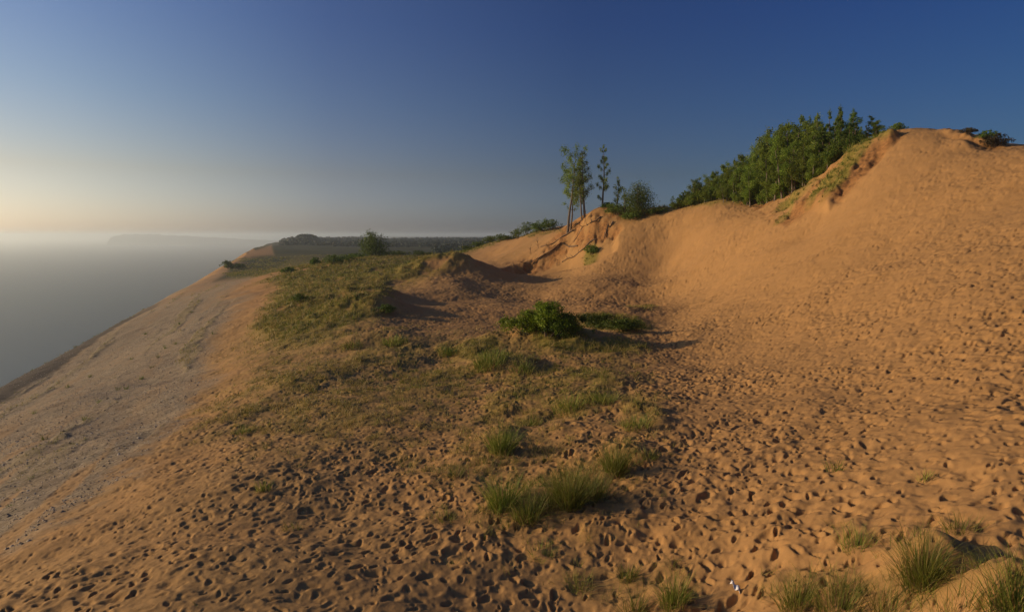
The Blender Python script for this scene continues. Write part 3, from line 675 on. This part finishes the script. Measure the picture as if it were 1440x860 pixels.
# the ones that stand out of the outline
SPECIAL = [(1177, 99, 152, 'tallest dark pointed tree in the middle of the grove outline', True), (1162, 100, 158, 'dark pointed tree just left of the tallest one in the grove', True), (1191, 98, 157, 'dark narrow tree just right of the tallest one in the grove', True),
           (1223, 98, 163, 'light tree with clear sky around it near the dune edge', False), (1243, 96, 174, 'last small tree of the grove beside the dune crest', False), (1105, 104, 167, 'pale green tree rising above the middle of the grove', False),
           (1078, 106, 184, 'tree topping the left shoulder of the grove', False), (1030, 112, 221, 'tree standing out on the lower left slope of the grove', False), (956, 117, 268, 'lowest and leftmost tree of the grove', False), (1134, 102, 166, 'light tree between the pale one and the dark pointed ones', False)]
used = set()
def use(i, loc, rz, sc):
    p = protos[i]
    if i not in used: used.add(i); p.location = loc; p.rotation_euler = (0, 0, rz); p.scale = sc; return p
    return dup(p, loc, rz, sc)
for (u, d, vt, lab, dark) in SPECIAL + [(a, b, c, None, None) for a, b, c in cand]:
    x, y, z = at_dist(u, d); H = CZ + ray(u, vt)[1] * d - z
    if H < 1.2: continue
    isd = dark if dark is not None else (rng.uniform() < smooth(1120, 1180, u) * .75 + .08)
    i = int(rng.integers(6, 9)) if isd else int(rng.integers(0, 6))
    s = H / 10; w = (s + .25) * rng.uniform(.75, 1.0) * (1.0 if not isd else .85)
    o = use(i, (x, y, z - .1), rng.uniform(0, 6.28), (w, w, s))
    if lab: tag(o, lab, 'tree', 'trees of the grove on the dune flank')
    elif isd: tag(o, 'dark narrow tree packed among others in the grove on the dune flank', 'tree', 'dark trees packed in the grove')
    else: tag(o, 'green young poplar packed among others in the grove on the dune flank', 'tree', 'green poplars packed in the grove')
for i, p in enumerate(protos):
    if i not in used:
        for c in KIDS[p.name]: bpy.data.objects.remove(c)
        bpy.data.objects.remove(p)

# ------------------------------------------------------------------ bushes
def make_bush(name, rx, ry, h, leafn, size, mat, label, cat='bush', group=None, lobes=9, stemn=9, low=.25):
    root = empty(name); TV, TF, cen, rds = [], [], [], []
    for k in range(lobes):
        a = rng.uniform(0, 6.28); q = rng.uniform(0, .8); hz = h * (1 - .45 * q) * rng.uniform(.45, .72)
        c = (rx * q * math.cos(a), ry * q * math.sin(a), hz); cen.append(c); s = rng.uniform(.32, .5); rds.append((rx * s, ry * s, h * rng.uniform(.3, .42)))
    cen.append((0, 0, h * .6)); rds.append((rx * .45, ry * .45, h * .42))
    for k in range(lobes * 2):
        a = rng.uniform(0, 6.28); e = rng.uniform(.1, 1.45); c = (rx * 1.0 * math.cos(a) * math.cos(e), ry * 1.0 * math.sin(a) * math.cos(e), h * (.15 + .85 * math.sin(e))); q = rng.uniform(.10, .19)
        cen.append(c); rds.append((rx * q, ry * q, h * q))
    for c in cen[:stemn]:
        v, f = tube([(c[0] * .2, c[1] * .2, -.2), (c[0] * .6, c[1] * .6, c[2] * .5), c], [.03 * h ** .5 + .01, .02 * h ** .5, .006], 5); o = len(TV); TV.extend(v); TF.extend([[i + o for i in g] for g in f])
    vol = np.array([r[0] * r[1] for r in rds]); cnt = np.maximum(20, leafn * vol / vol.sum()).astype(int)
    V, Q_, c = leaf_cloud(cen, rds, cnt, size)
    V[:, 2] = np.maximum(V[:, 2], -.05 + V[:, 2] * .2)
    t = mesh_obj('stem', TV, np.array(TF), M_TWIG, root, True); cr = mesh_obj('foliage', V, Q_, mat, root, cols={'tint': c}); KIDS[root.name] = [t, cr]
    if label: tag(root, label, cat, group)
    return root
def bush_at(u, v, *a, **k):
    d = k.pop('d', None); x, y, z = at_dist(u, d) if d else hit(u, v)[:3]
    sink = k.pop('sink', .0); b = make_bush(*a, **k); b.location = (x, y, z - sink); return b
bush_at(740, 470, 'leafy_bush', 2.3, 1.6, 1.6, 9000, .13, M_BUSH, 'bright green leafy bush, left half of the big bush in the hollow')
bush_at(768, 474, 'leafy_bush', 1.9, 1.6, 2.4, 9000, .13, M_BUSH, 'taller dark centre of the big green bush in the hollow')
bush_at(797, 474, 'leafy_bush', 2.0, 1.6, 1.6, 7000, .13, M_DARKLEAF, 'dull green right shoulder of the big bush in the hollow')
bush_at(835, 461, 'creeping_shrub', 2.8, 1.4, 1.3, 6500, .12, M_DARKLEAF, 'low dark shrub trailing right from the big bush', low=.1)
bush_at(875, 463, 'creeping_shrub', 2.4, 1.2, .8, 4500, .12, M_DARKLEAF, 'flattest dark shrub at the right end of the trailing mat')
bush_at(833, 352, 'hanging_shrub', 1.5, 1.5, 1.6, 1700, .2, M_DARKLEAF, 'dark green shrub clinging to the middle of the eroded bank', d=112)
far_g = 'dark shrubs along the bank and ridge tops'
for (u, d, rx, h, lab) in ((868, 117.5, 2.4, 1.9, 'dark shrub at the foot of the thin cottonwood on the bank edge'), (889, 115, 2.2, 1.5, 'dark shrub in front of the round dark tree'), (855, 120.5, 1.5, .9, 'low shrub on the bank edge under the tallest cottonwood'),
                           (925, 114.5, 1.6, 1.0, 'low shrub right of the round dark tree')):
    bush_at(u, 0, 'bank_shrub', rx, rx * .8, h, 1500, .2, M_DARKLEAF, lab, 'bush', far_g, d=d)
for (u, v, rx, h, lab) in ((525, 359, 3.6, 6.6, 'lone round green tree on the grass ridge skyline'),):
    x, y, z = at_dist(u, 172)
    t = make_tree('willow_tree', 6.4, .3, 3.3, 5200, .3, M_DARKLEAF, 'bushy', 3, lab, 'tree', cl=1.4); t.location = (x, y, z - .2); t.scale = (1.2, 1.2, 1.02)
for (u, d, rx, h, lab) in ((467, 150, 2.2, 2.0, 'dark green shrub on the left brow of the grass ridge'), (482, 155, 3.5, 1.5, 'wide low shrub right of the dark one on the ridge brow'), (405, 150, 2.0, 1.2, 'small shrub at the left end of the ridge brow'), (420, 83, 1.3, .9, 'small dark shrub alone on the left of the grassy ridge'),
                           (442, 160, 1.3, 1.8, 'thin upright shrub at the left of the ridge skyline'), (500, 168, 3.0, 1.2, 'low shrub just left of the lone round tree'), (556, 178, 3.5, 1.3, 'low shrub just right of the lone round tree'), (590, 180, 4, 1.4, 'low wide shrub farther right of the lone round tree'),
                           (318, 320, 3.8, 4.0, 'dark bush standing alone on the bluff edge above the lake'), (333, 330, 3.4, 1.8, 'low dark bush beside the lone bluff edge bush'), (540, 66, 1.2, .8, 'dark shrub at the lip of the blowout')):
    bush_at(u, 0, 'ridge_shrub', rx, rx * .8, h, 1300, max(.14, d * .0016), M_DARKLEAF, lab, 'bush', far_g, d=d)
k = 0
for u in (655, 672, 690, 705, 716, 728, 741, 755, 765, 776):
    d = float(np.interp(u, [640, 690, 750, 790], [178, 176, 147, 140])); h = [1.2, 1.4, 1.8, 1.7, 1.3, 2.4, 2.9, 2.0, 2.6, 2.2][k]
    bush_at(u, 0, 'dune_top_shrub', 2.5, 2.0, h, 900, .24, M_DARKLEAF, 'dark shrub in the row along the top of the far sand slope', 'bush', 'row of shrubs on the far sand slope', d=d + 1); k += 1
for u in (953, 968, 984, 1000, 1016, 1031, 1046, 1060, 1073, 1086, 1100, 1114, 1128, 1143, 1158, 1172, 1186, 1198):
    d = float(np.interp(u, [940, 1000, 1080, 1140, 1200], [116, 112, 102, 96, 91])) + rng.uniform(-1, .6)
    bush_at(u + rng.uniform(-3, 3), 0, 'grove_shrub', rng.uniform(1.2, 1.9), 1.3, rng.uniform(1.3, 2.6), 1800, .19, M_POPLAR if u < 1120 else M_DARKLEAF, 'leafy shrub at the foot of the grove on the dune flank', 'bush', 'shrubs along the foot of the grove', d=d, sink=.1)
bush_at(1390, 0, 'crest_shrub', 1.5, 1.3, 1.2, 1800, .13, M_SCRUB, 'brown scrub at the right end of the eroded hump on the dune crest', 'bush', d=79.5)
bush_at(1378, 0, 'crest_shrub', 1.1, 1.0, .9, 1300, .13, M_DARKLEAF, 'dark green shrub in the middle of the eroded hump on the dune crest', 'bush', d=80.5)
bush_at(1254, 0, 'crest_shrub', 1.0, 1.0, .9, 900, .14, M_POPLAR, 'small light shrub at the left end of the dune crest', 'bush', d=91)
bush_at(1350, 0, 'crest_shrub', .9, .8, .5, 700, .12, M_SCRUB, 'tiny brown shrub at the left end of the eroded hump on the dune crest', 'bush', d=82)

# dead stems and saplings on the far sand slope
def make_dead(h, seed, label, name='dead_sapling'):
    r = random.Random(seed); V, F_ = [], []
    def add(p, rd):
        v, f = tube(p, rd, 5); o = len(V); V.extend(v); F_.extend([[i + o for i in q] for q in f])
    top = Vector((r.uniform(-.2, .2) * h, r.uniform(-.2, .2) * h, h)); add([(0, 0, -.3), top * .5 + Vector((.04, 0, 0)), top], [.05, .04, .012])
    for k in range(9):
        f = r.uniform(.2, .95); q = top * f; a = r.uniform(0, 6.28); l = h * r.uniform(.15, .35)
        add([q, q + Vector((math.cos(a) * l, math.sin(a) * l, l * .8))], [.025, .008])
    return mesh_obj(name, V, np.array(F_), M_TWIG)
for i, (u, v, h, lab) in enumerate(((745, 357, 1.6, 'leftmost twiggy dead sapling on the far sand slope'), (757, 350, 2.2, 'taller bare sapling right of the leftmost one on the far sand slope'), (771, 356, 1.4, 'bushy dead sapling below the bank trees'), (722, 376, .8, 'tiny bare twig at the foot of the far sand slope'), (728, 378, .6, 'shortest twig at the foot of the far sand slope'), (783, 376, 1.2, 'bare sapling at the foot of the eroded bank'), (822, 318, 2.4, 'thin dead stem leaning on the eroded bank face'), (842, 330, 2.0, 'dead stem low on the right of the eroded bank'))):
    x, y, z, d = hit(u, v); o = make_dead(h, i, lab); o.location = (x, y, z); tag(o, lab, 'dead sapling', 'bare saplings on the far sand slope')

# exposed roots and fallen stems down the bank
for i, ((u0, v0), (u1, v1), lab) in enumerate((((845, 306), (806, 340), 'upper fallen stem lying down the face of the eroded bank'), ((862, 312), (848, 340), 'short dark root hanging from the bank edge'), ((812, 346), (742, 372), 'long fallen stem low on the eroded bank'), ((806, 330), (760, 350), 'fallen stem left of the bank trees'), ((838, 340), (790, 372), 'fallen stem between the hanging shrub and the bank foot'))):
    pts = []
    for f in np.linspace(0, 1, 7):
        x, y, z, d = hit(u0 + (u1 - u0) * f, v0 + (v1 - v0) * f + 2 * math.sin(f * 7 + i)); pts.append((x, y, z + .12 + .1 * math.sin(f * 9)))
    c = Vector(pts[0]); V, F_ = tube([Vector(p) - c for p in pts], list(np.linspace(.16, .05, 7)), 6)
    for k in range(1, 6):
        p = Vector(pts[k]) - c; v, f = tube([p, p + Vector((rng.normal(0, .5), rng.normal(0, .3), .6))], [.06, .02], 5); o_ = len(V); V.extend(v); F_.extend([[a + o_ for a in q] for q in f])
    o = mesh_obj('fallen_stem', V, np.array(F_), M_TWIG, smooth_sh=True); o.location = c; tag(o, lab, 'fallen stem', 'stems and roots on the eroded bank')

# small weeds on the gravel slope
WEEDS = [(14, 712), (62, 618), (48, 582), (45, 672), (185, 505), (198, 534), (214, 517), (222, 503), (247, 484), (127, 530), (166, 548), (178, 547), (253, 456), (140, 566), (95, 545), (232, 490), (205, 470), (120, 590), (300, 470), (270, 440)]
for i, (u, v) in enumerate(WEEDS):
    x, y, z, d = hit(u, v); hgt = (.45 if d < 40 else .9)
    V, F_, c = tuft_arrays(.10 + d * .0008, .62 * hgt * rng.uniform(.6, 1.2), 18, .3, max(.8, d * .0006 / .011))
    o = mesh_obj('weed_plant', V, F_, M_GRASS, cols={'tint': c * np.array([.35, .35, .35, 1])}); o.location = (x, y, z)
    tag(o, 'small dark weed growing alone on the grey gravel slope', 'weed', 'weeds on the gravel slope')

# white scrap in the sand
def build_scrap():
    x, y, z, d = hit(1035, 828); m = plain_mat('white_scrap_paper', (.72, .72, .74), (.82, .82, .84), 30, .6)
    nx, ny = 12, 5; V = []
    for i in range(nx):
        for j in range(ny):
            a = i / (nx - 1) - .5; b = j / (ny - 1) - .5
            V.append((a * .26, b * .09 * (1 - .5 * abs(a)), .05 + .05 * math.sin(a * 11 + b * 3) + .03 * math.cos(b * 9 + i)))
    q = np.array([[i * ny + j, (i + 1) * ny + j, (i + 1) * ny + j + 1, i * ny + j + 1] for i in range(nx - 1) for j in range(ny - 1)])
    o = mesh_obj('paper_scrap', V, q, m); o.location = (x, y, z + .01); o.rotation_euler = (.25, .35, -1.05)
    s = o.modifiers.new('thick', 'SOLIDIFY'); s.thickness = .004
    tag(o, 'crumpled white scrap lying on the sand at the bottom', 'litter')
build_scrap()

# loose stones on the gravel slope
def build_stones():
    th = rng.uniform(math.radians(-41), math.radians(-14), 60000); d = np.exp(rng.uniform(math.log(12), math.log(120), 60000)); x, y = d * np.sin(th), d * np.cos(th)
    z, zb, m = full_h(x, y); k = (m['gravel'] > .5) & (rng.uniform(0, 1, len(x)) < .3 + .7 * smooth(-.2, .5, m['n1'])); x, y, z, d = x[k], y[k], z[k], d[k]; n_ = len(x)
    s_ = np.minimum(.010 + .013 * rng.exponential(1, n_) + d * .0003, .09)
    base = np.array([[1, 0, 0], [0, 1, 0], [-1, 0, 0], [0, -1, 0], [0, 0, .8], [0, 0, -.6]], float)
    V = base[None] * rng.uniform(.6, 1.3, (n_, 6, 3)) * s_[:, None, None]; an = rng.uniform(0, 6.28, n_); c, q = np.cos(an)[:, None], np.sin(an)[:, None]
    V = np.stack([V[..., 0] * c - V[..., 1] * q + x[:, None], V[..., 0] * q + V[..., 1] * c + y[:, None], V[..., 2] + z[:, None]], -1).reshape(-1, 3)
    f = np.array([[0, 1, 4], [1, 2, 4], [2, 3, 4], [3, 0, 4], [1, 0, 5], [2, 1, 5], [3, 2, 5], [0, 3, 5]]); F_ = (np.arange(n_)[:, None, None] * 6 + f[None]).reshape(-1, 3)
    t = np.repeat(rng.uniform(0, 1, n_), 6)
    m_, nt, b, out = mat_new('grey_stones'); at = N(nt, 'ShaderNodeAttribute', attribute_name='tint'); nt.links.new(ramp(nt, at.outputs['Fac'], [(0, (.09, .07, .05)), (.6, (.26, .215, .16)), (.95, (.42, .38, .31))]), b.inputs['Base Color']); b.inputs['Roughness'].default_value = .85
    o = mesh_obj('gravel', V, F_, m_, cols={'tint': np.stack([t, t, t, t * 0 + 1], -1)}); tag(o, 'grey stones scattered over the gravel slope', 'gravel', kind='stuff')
build_stones()

# ------------------------------------------------------------------ far wood: one mass
def build_wood():
    n_ = 0; VV, QQ, CC = [], [], []
    ang, rad = [], []
    u0, u1 = ray(384, 340)[0], ray(760, 340)[0]
    r = 330.
    while r < 1900:
        step = max(4.6, r * .008); th = np.arange(u0, u1, step / r); ang.append(th + rng.uniform(-.5, .5, len(th)) * step / r); rad.append(r + rng.uniform(-.5, .5, len(th)) * step); r += step * 1.15
    th = np.concatenate(ang); R = np.concatenate(rad); x, y = R * np.sin(th), R * np.cos(th); z = base_h(x, y)
    uu = 720 + F * np.tan(th)
    dens = smooth(-.25, .15, fbm(x / 90, y / 90, 3, 301) + .25) * .9
    dens = dens * np.where(uu < 610, smooth(800, 1000, R), smooth(420, 560, R))
    s = x * math.cos(TB) - y * math.sin(TB) - np.clip(R - 1300, 0, None) * .1
    clump = (np.abs(uu - 433) < 17) & (R > 1050) & (R < 1350)
    keep = ((rng.uniform(0, 1, len(x)) < dens) | clump) & (s > -8 + np.clip(R - 500, 0, 400) * .01)
    x, y, z, R, uu, clump = (a[keep] for a in (x, y, z, R, uu, clump))
    h = np.clip(2.5 + R * .004, 3, 10) * rng.uniform(.6, 1.2, len(x)); h = np.where(clump, 17 * np.sqrt(np.clip(1.15 - ((uu - 433) / 17) ** 2, .1, 1)), h)
    h = np.where((uu > 408) & (uu < 420) & (R > 1000) & (R < 1400), 11, h)
    w = np.maximum(h * .42, R * .0035)
    k = np.where(R < 700, 70, 44); idx = np.repeat(np.arange(len(x)), k); m_ = len(idx)
    d = rng.normal(size=(m_, 3)); d /= np.linalg.norm(d, axis=1)[:, None]; rr = rng.uniform(.3, 1, m_) ** .4
    C = np.stack([x[idx] + d[:, 0] * rr * w[idx], y[idx] + d[:, 1] * rr * w[idx], z[idx] + h[idx] * (.5 + .5 * d[:, 2] * rr)], -1)
    nrm = d + rng.normal(0, .5, (m_, 3)); nrm /= np.linalg.norm(nrm, axis=1)[:, None]; a = np.cross(nrm, rng.normal(size=(m_, 3))); a /= np.linalg.norm(a, axis=1)[:, None]; b = np.cross(nrm, a)
    sz = (w[idx] * np.where(R < 700, .38, .45)[idx] * rng.uniform(.6, 1.3, m_))[:, None]
    V = np.stack([C - a * sz, C - b * sz * .7, C + a * sz, C + b * sz * .7], 1).reshape(-1, 3)
    t = np.clip(rng.normal(.38, .13, len(x))[idx] + rng.normal(0, .1, m_), 0, 1); t = np.repeat(t, 4)
    o = mesh_obj('forest', V, np.arange(m_)[:, None] * 4 + np.arange(4)[None], M_WOOD, cols={'tint': np.stack([t, t, t, t * 0 + 1], -1)})
    tag(o, 'far dark green wood spread over the low land behind the ridge', 'wood', kind='stuff'); print('wood', len(x))
build_wood()

# ------------------------------------------------------------------ air
def build_haze():
    m = bpy.data.materials.new('haze_air'); m.use_nodes = True; nt = m.node_tree
    for n_ in list(nt.nodes): nt.nodes.remove(n_)
    out = nt.nodes.new('ShaderNodeOutputMaterial'); v = nt.nodes.new('ShaderNodeVolumePrincipled')
    v.inputs['Color'].default_value = (.89, 1.0, 1.0, 1); v.inputs['Density'].default_value = HAZE; v.inputs['Anisotropy'].default_value = .6
    nt.links.new(v.outputs[0], out.inputs['Volume'])
    a, lo, hi = 31500, -4.0, CZ + 32
    V = [(sx * a, sy * a, z) for z in (lo, hi) for sx, sy in ((-1, -1), (1, -1), (1, 1), (-1, 1))]
    Fq = np.array([[3, 2, 1, 0], [4, 5, 6, 7], [0, 1, 5, 4], [1, 2, 6, 5], [2, 3, 7, 6], [3, 0, 4, 7]])
    o = mesh_obj('haze', V, Fq, m); tag(o, 'pale evening haze over the lake', 'haze', kind='stuff')
HAZE = 1.95e-4
build_haze()

# ------------------------------------------------------------------ light
SUN_AZ, SUN_EL = math.radians(-84), math.radians(14)
sd = Vector((math.sin(SUN_AZ) * math.cos(SUN_EL), math.cos(SUN_AZ) * math.cos(SUN_EL), math.sin(SUN_EL)))
sl = bpy.data.lights.new('sun', 'SUN'); sl.energy = 3.7; sl.angle = math.radians(.6); sl.color = (1, .74, .46)
so = bpy.data.objects.new('sun', sl); COL.objects.link(so); so.rotation_euler = (-sd).to_track_quat('-Z', 'Y').to_euler(); so.location = (0, 0, 400)
w = bpy.data.worlds.new('World'); scn.world = w; w.use_nodes = True; nt = w.node_tree
for n_ in list(nt.nodes): nt.nodes.remove(n_)
sky = nt.nodes.new('ShaderNodeTexSky'); sky.sky_type = 'NISHITA'; sky.sun_disc = False; sky.sun_elevation = SUN_EL; sky.sun_rotation = SUN_AZ
sky.altitude = 0; sky.air_density = 1.0; sky.dust_density = 1.0; sky.ozone_density = 4.0
# the sky is hazier and brighter round the sun's side and deeper blue away from it
tc = nt.nodes.new('ShaderNodeTexCoord'); sx = nt.nodes.new('ShaderNodeSeparateXYZ'); nt.links.new(tc.outputs['Generated'], sx.inputs[0])
flat = nt.nodes.new('ShaderNodeVectorMath'); flat.operation = 'MULTIPLY'; flat.inputs[1].default_value = (1, 1, 0); nt.links.new(tc.outputs['Generated'], flat.inputs[0])
nz = nt.nodes.new('ShaderNodeVectorMath'); nz.operation = 'NORMALIZE'; nt.links.new(flat.outputs[0], nz.inputs[0])
dt = nt.nodes.new('ShaderNodeVectorMath'); dt.operation = 'DOT_PRODUCT'; nt.links.new(nz.outputs[0], dt.inputs[0]); dt.inputs[1].default_value = (math.sin(SUN_AZ), math.cos(SUN_AZ), 0)
ma = nt.nodes.new('ShaderNodeMath'); ma.operation = 'MULTIPLY_ADD'; ma.inputs[1].default_value = .5; ma.inputs[2].default_value = .5; nt.links.new(dt.outputs['Value'], ma.inputs[0])
AZT = [(-1, (.37, .54, .74)), (-.65, (.377, .55, .748)), (-.37, (.478, .584, .779)), (0, (.606, .604, .727)), (.37, (1.147, .945, .941)), (.65, (1.902, 1.514, 1.25)), (1, (2.5, 1.95, 1.45))]
ELT = [(0, (.87, .955, 1.18)), (.02, (.865, .948, 1.165)), (.09, (.807, .728, .714)), (.19, (.647, .672, .755)), (.30, (.528, .598, .795)), (.6, (.50, .58, .80))]
r1 = ramp(nt, ma.outputs[0], [((p + 1) / 2, tuple(c_ / 4 for c_ in c)) for p, c in AZT]); r2 = ramp(nt, sx.outputs[2], [(p, tuple(c_ / 2 for c_ in c)) for p, c in ELT])
tn = mixc(nt, 1.0, r1, r2, 'MULTIPLY'); sk = mixc(nt, 1.0, sky.outputs[0], tn, 'MULTIPLY')
sc8 = nt.nodes.new('ShaderNodeVectorMath'); sc8.operation = 'SCALE'; sc8.inputs['Scale'].default_value = 8; nt.links.new(sk, sc8.inputs[0])
bg = nt.nodes.new('ShaderNodeBackground'); bg.inputs[1].default_value = .10; wo = nt.nodes.new('ShaderNodeOutputWorld')
nt.links.new(sc8.outputs[0], bg.inputs[0]); nt.links.new(bg.outputs[0], wo.inputs[0])

vs = scn.view_settings; scn.display_settings.display_device = 'sRGB'; vs.view_transform = 'Standard'; vs.look = 'None'; vs.exposure = 0; vs.gamma = 1; vs.use_curve_mapping = False
scn.cycles.use_denoising = True; scn.cycles.volume_bounces = 2; scn.cycles.max_bounces = 6; scn.cycles.transparent_max_bounces = 4
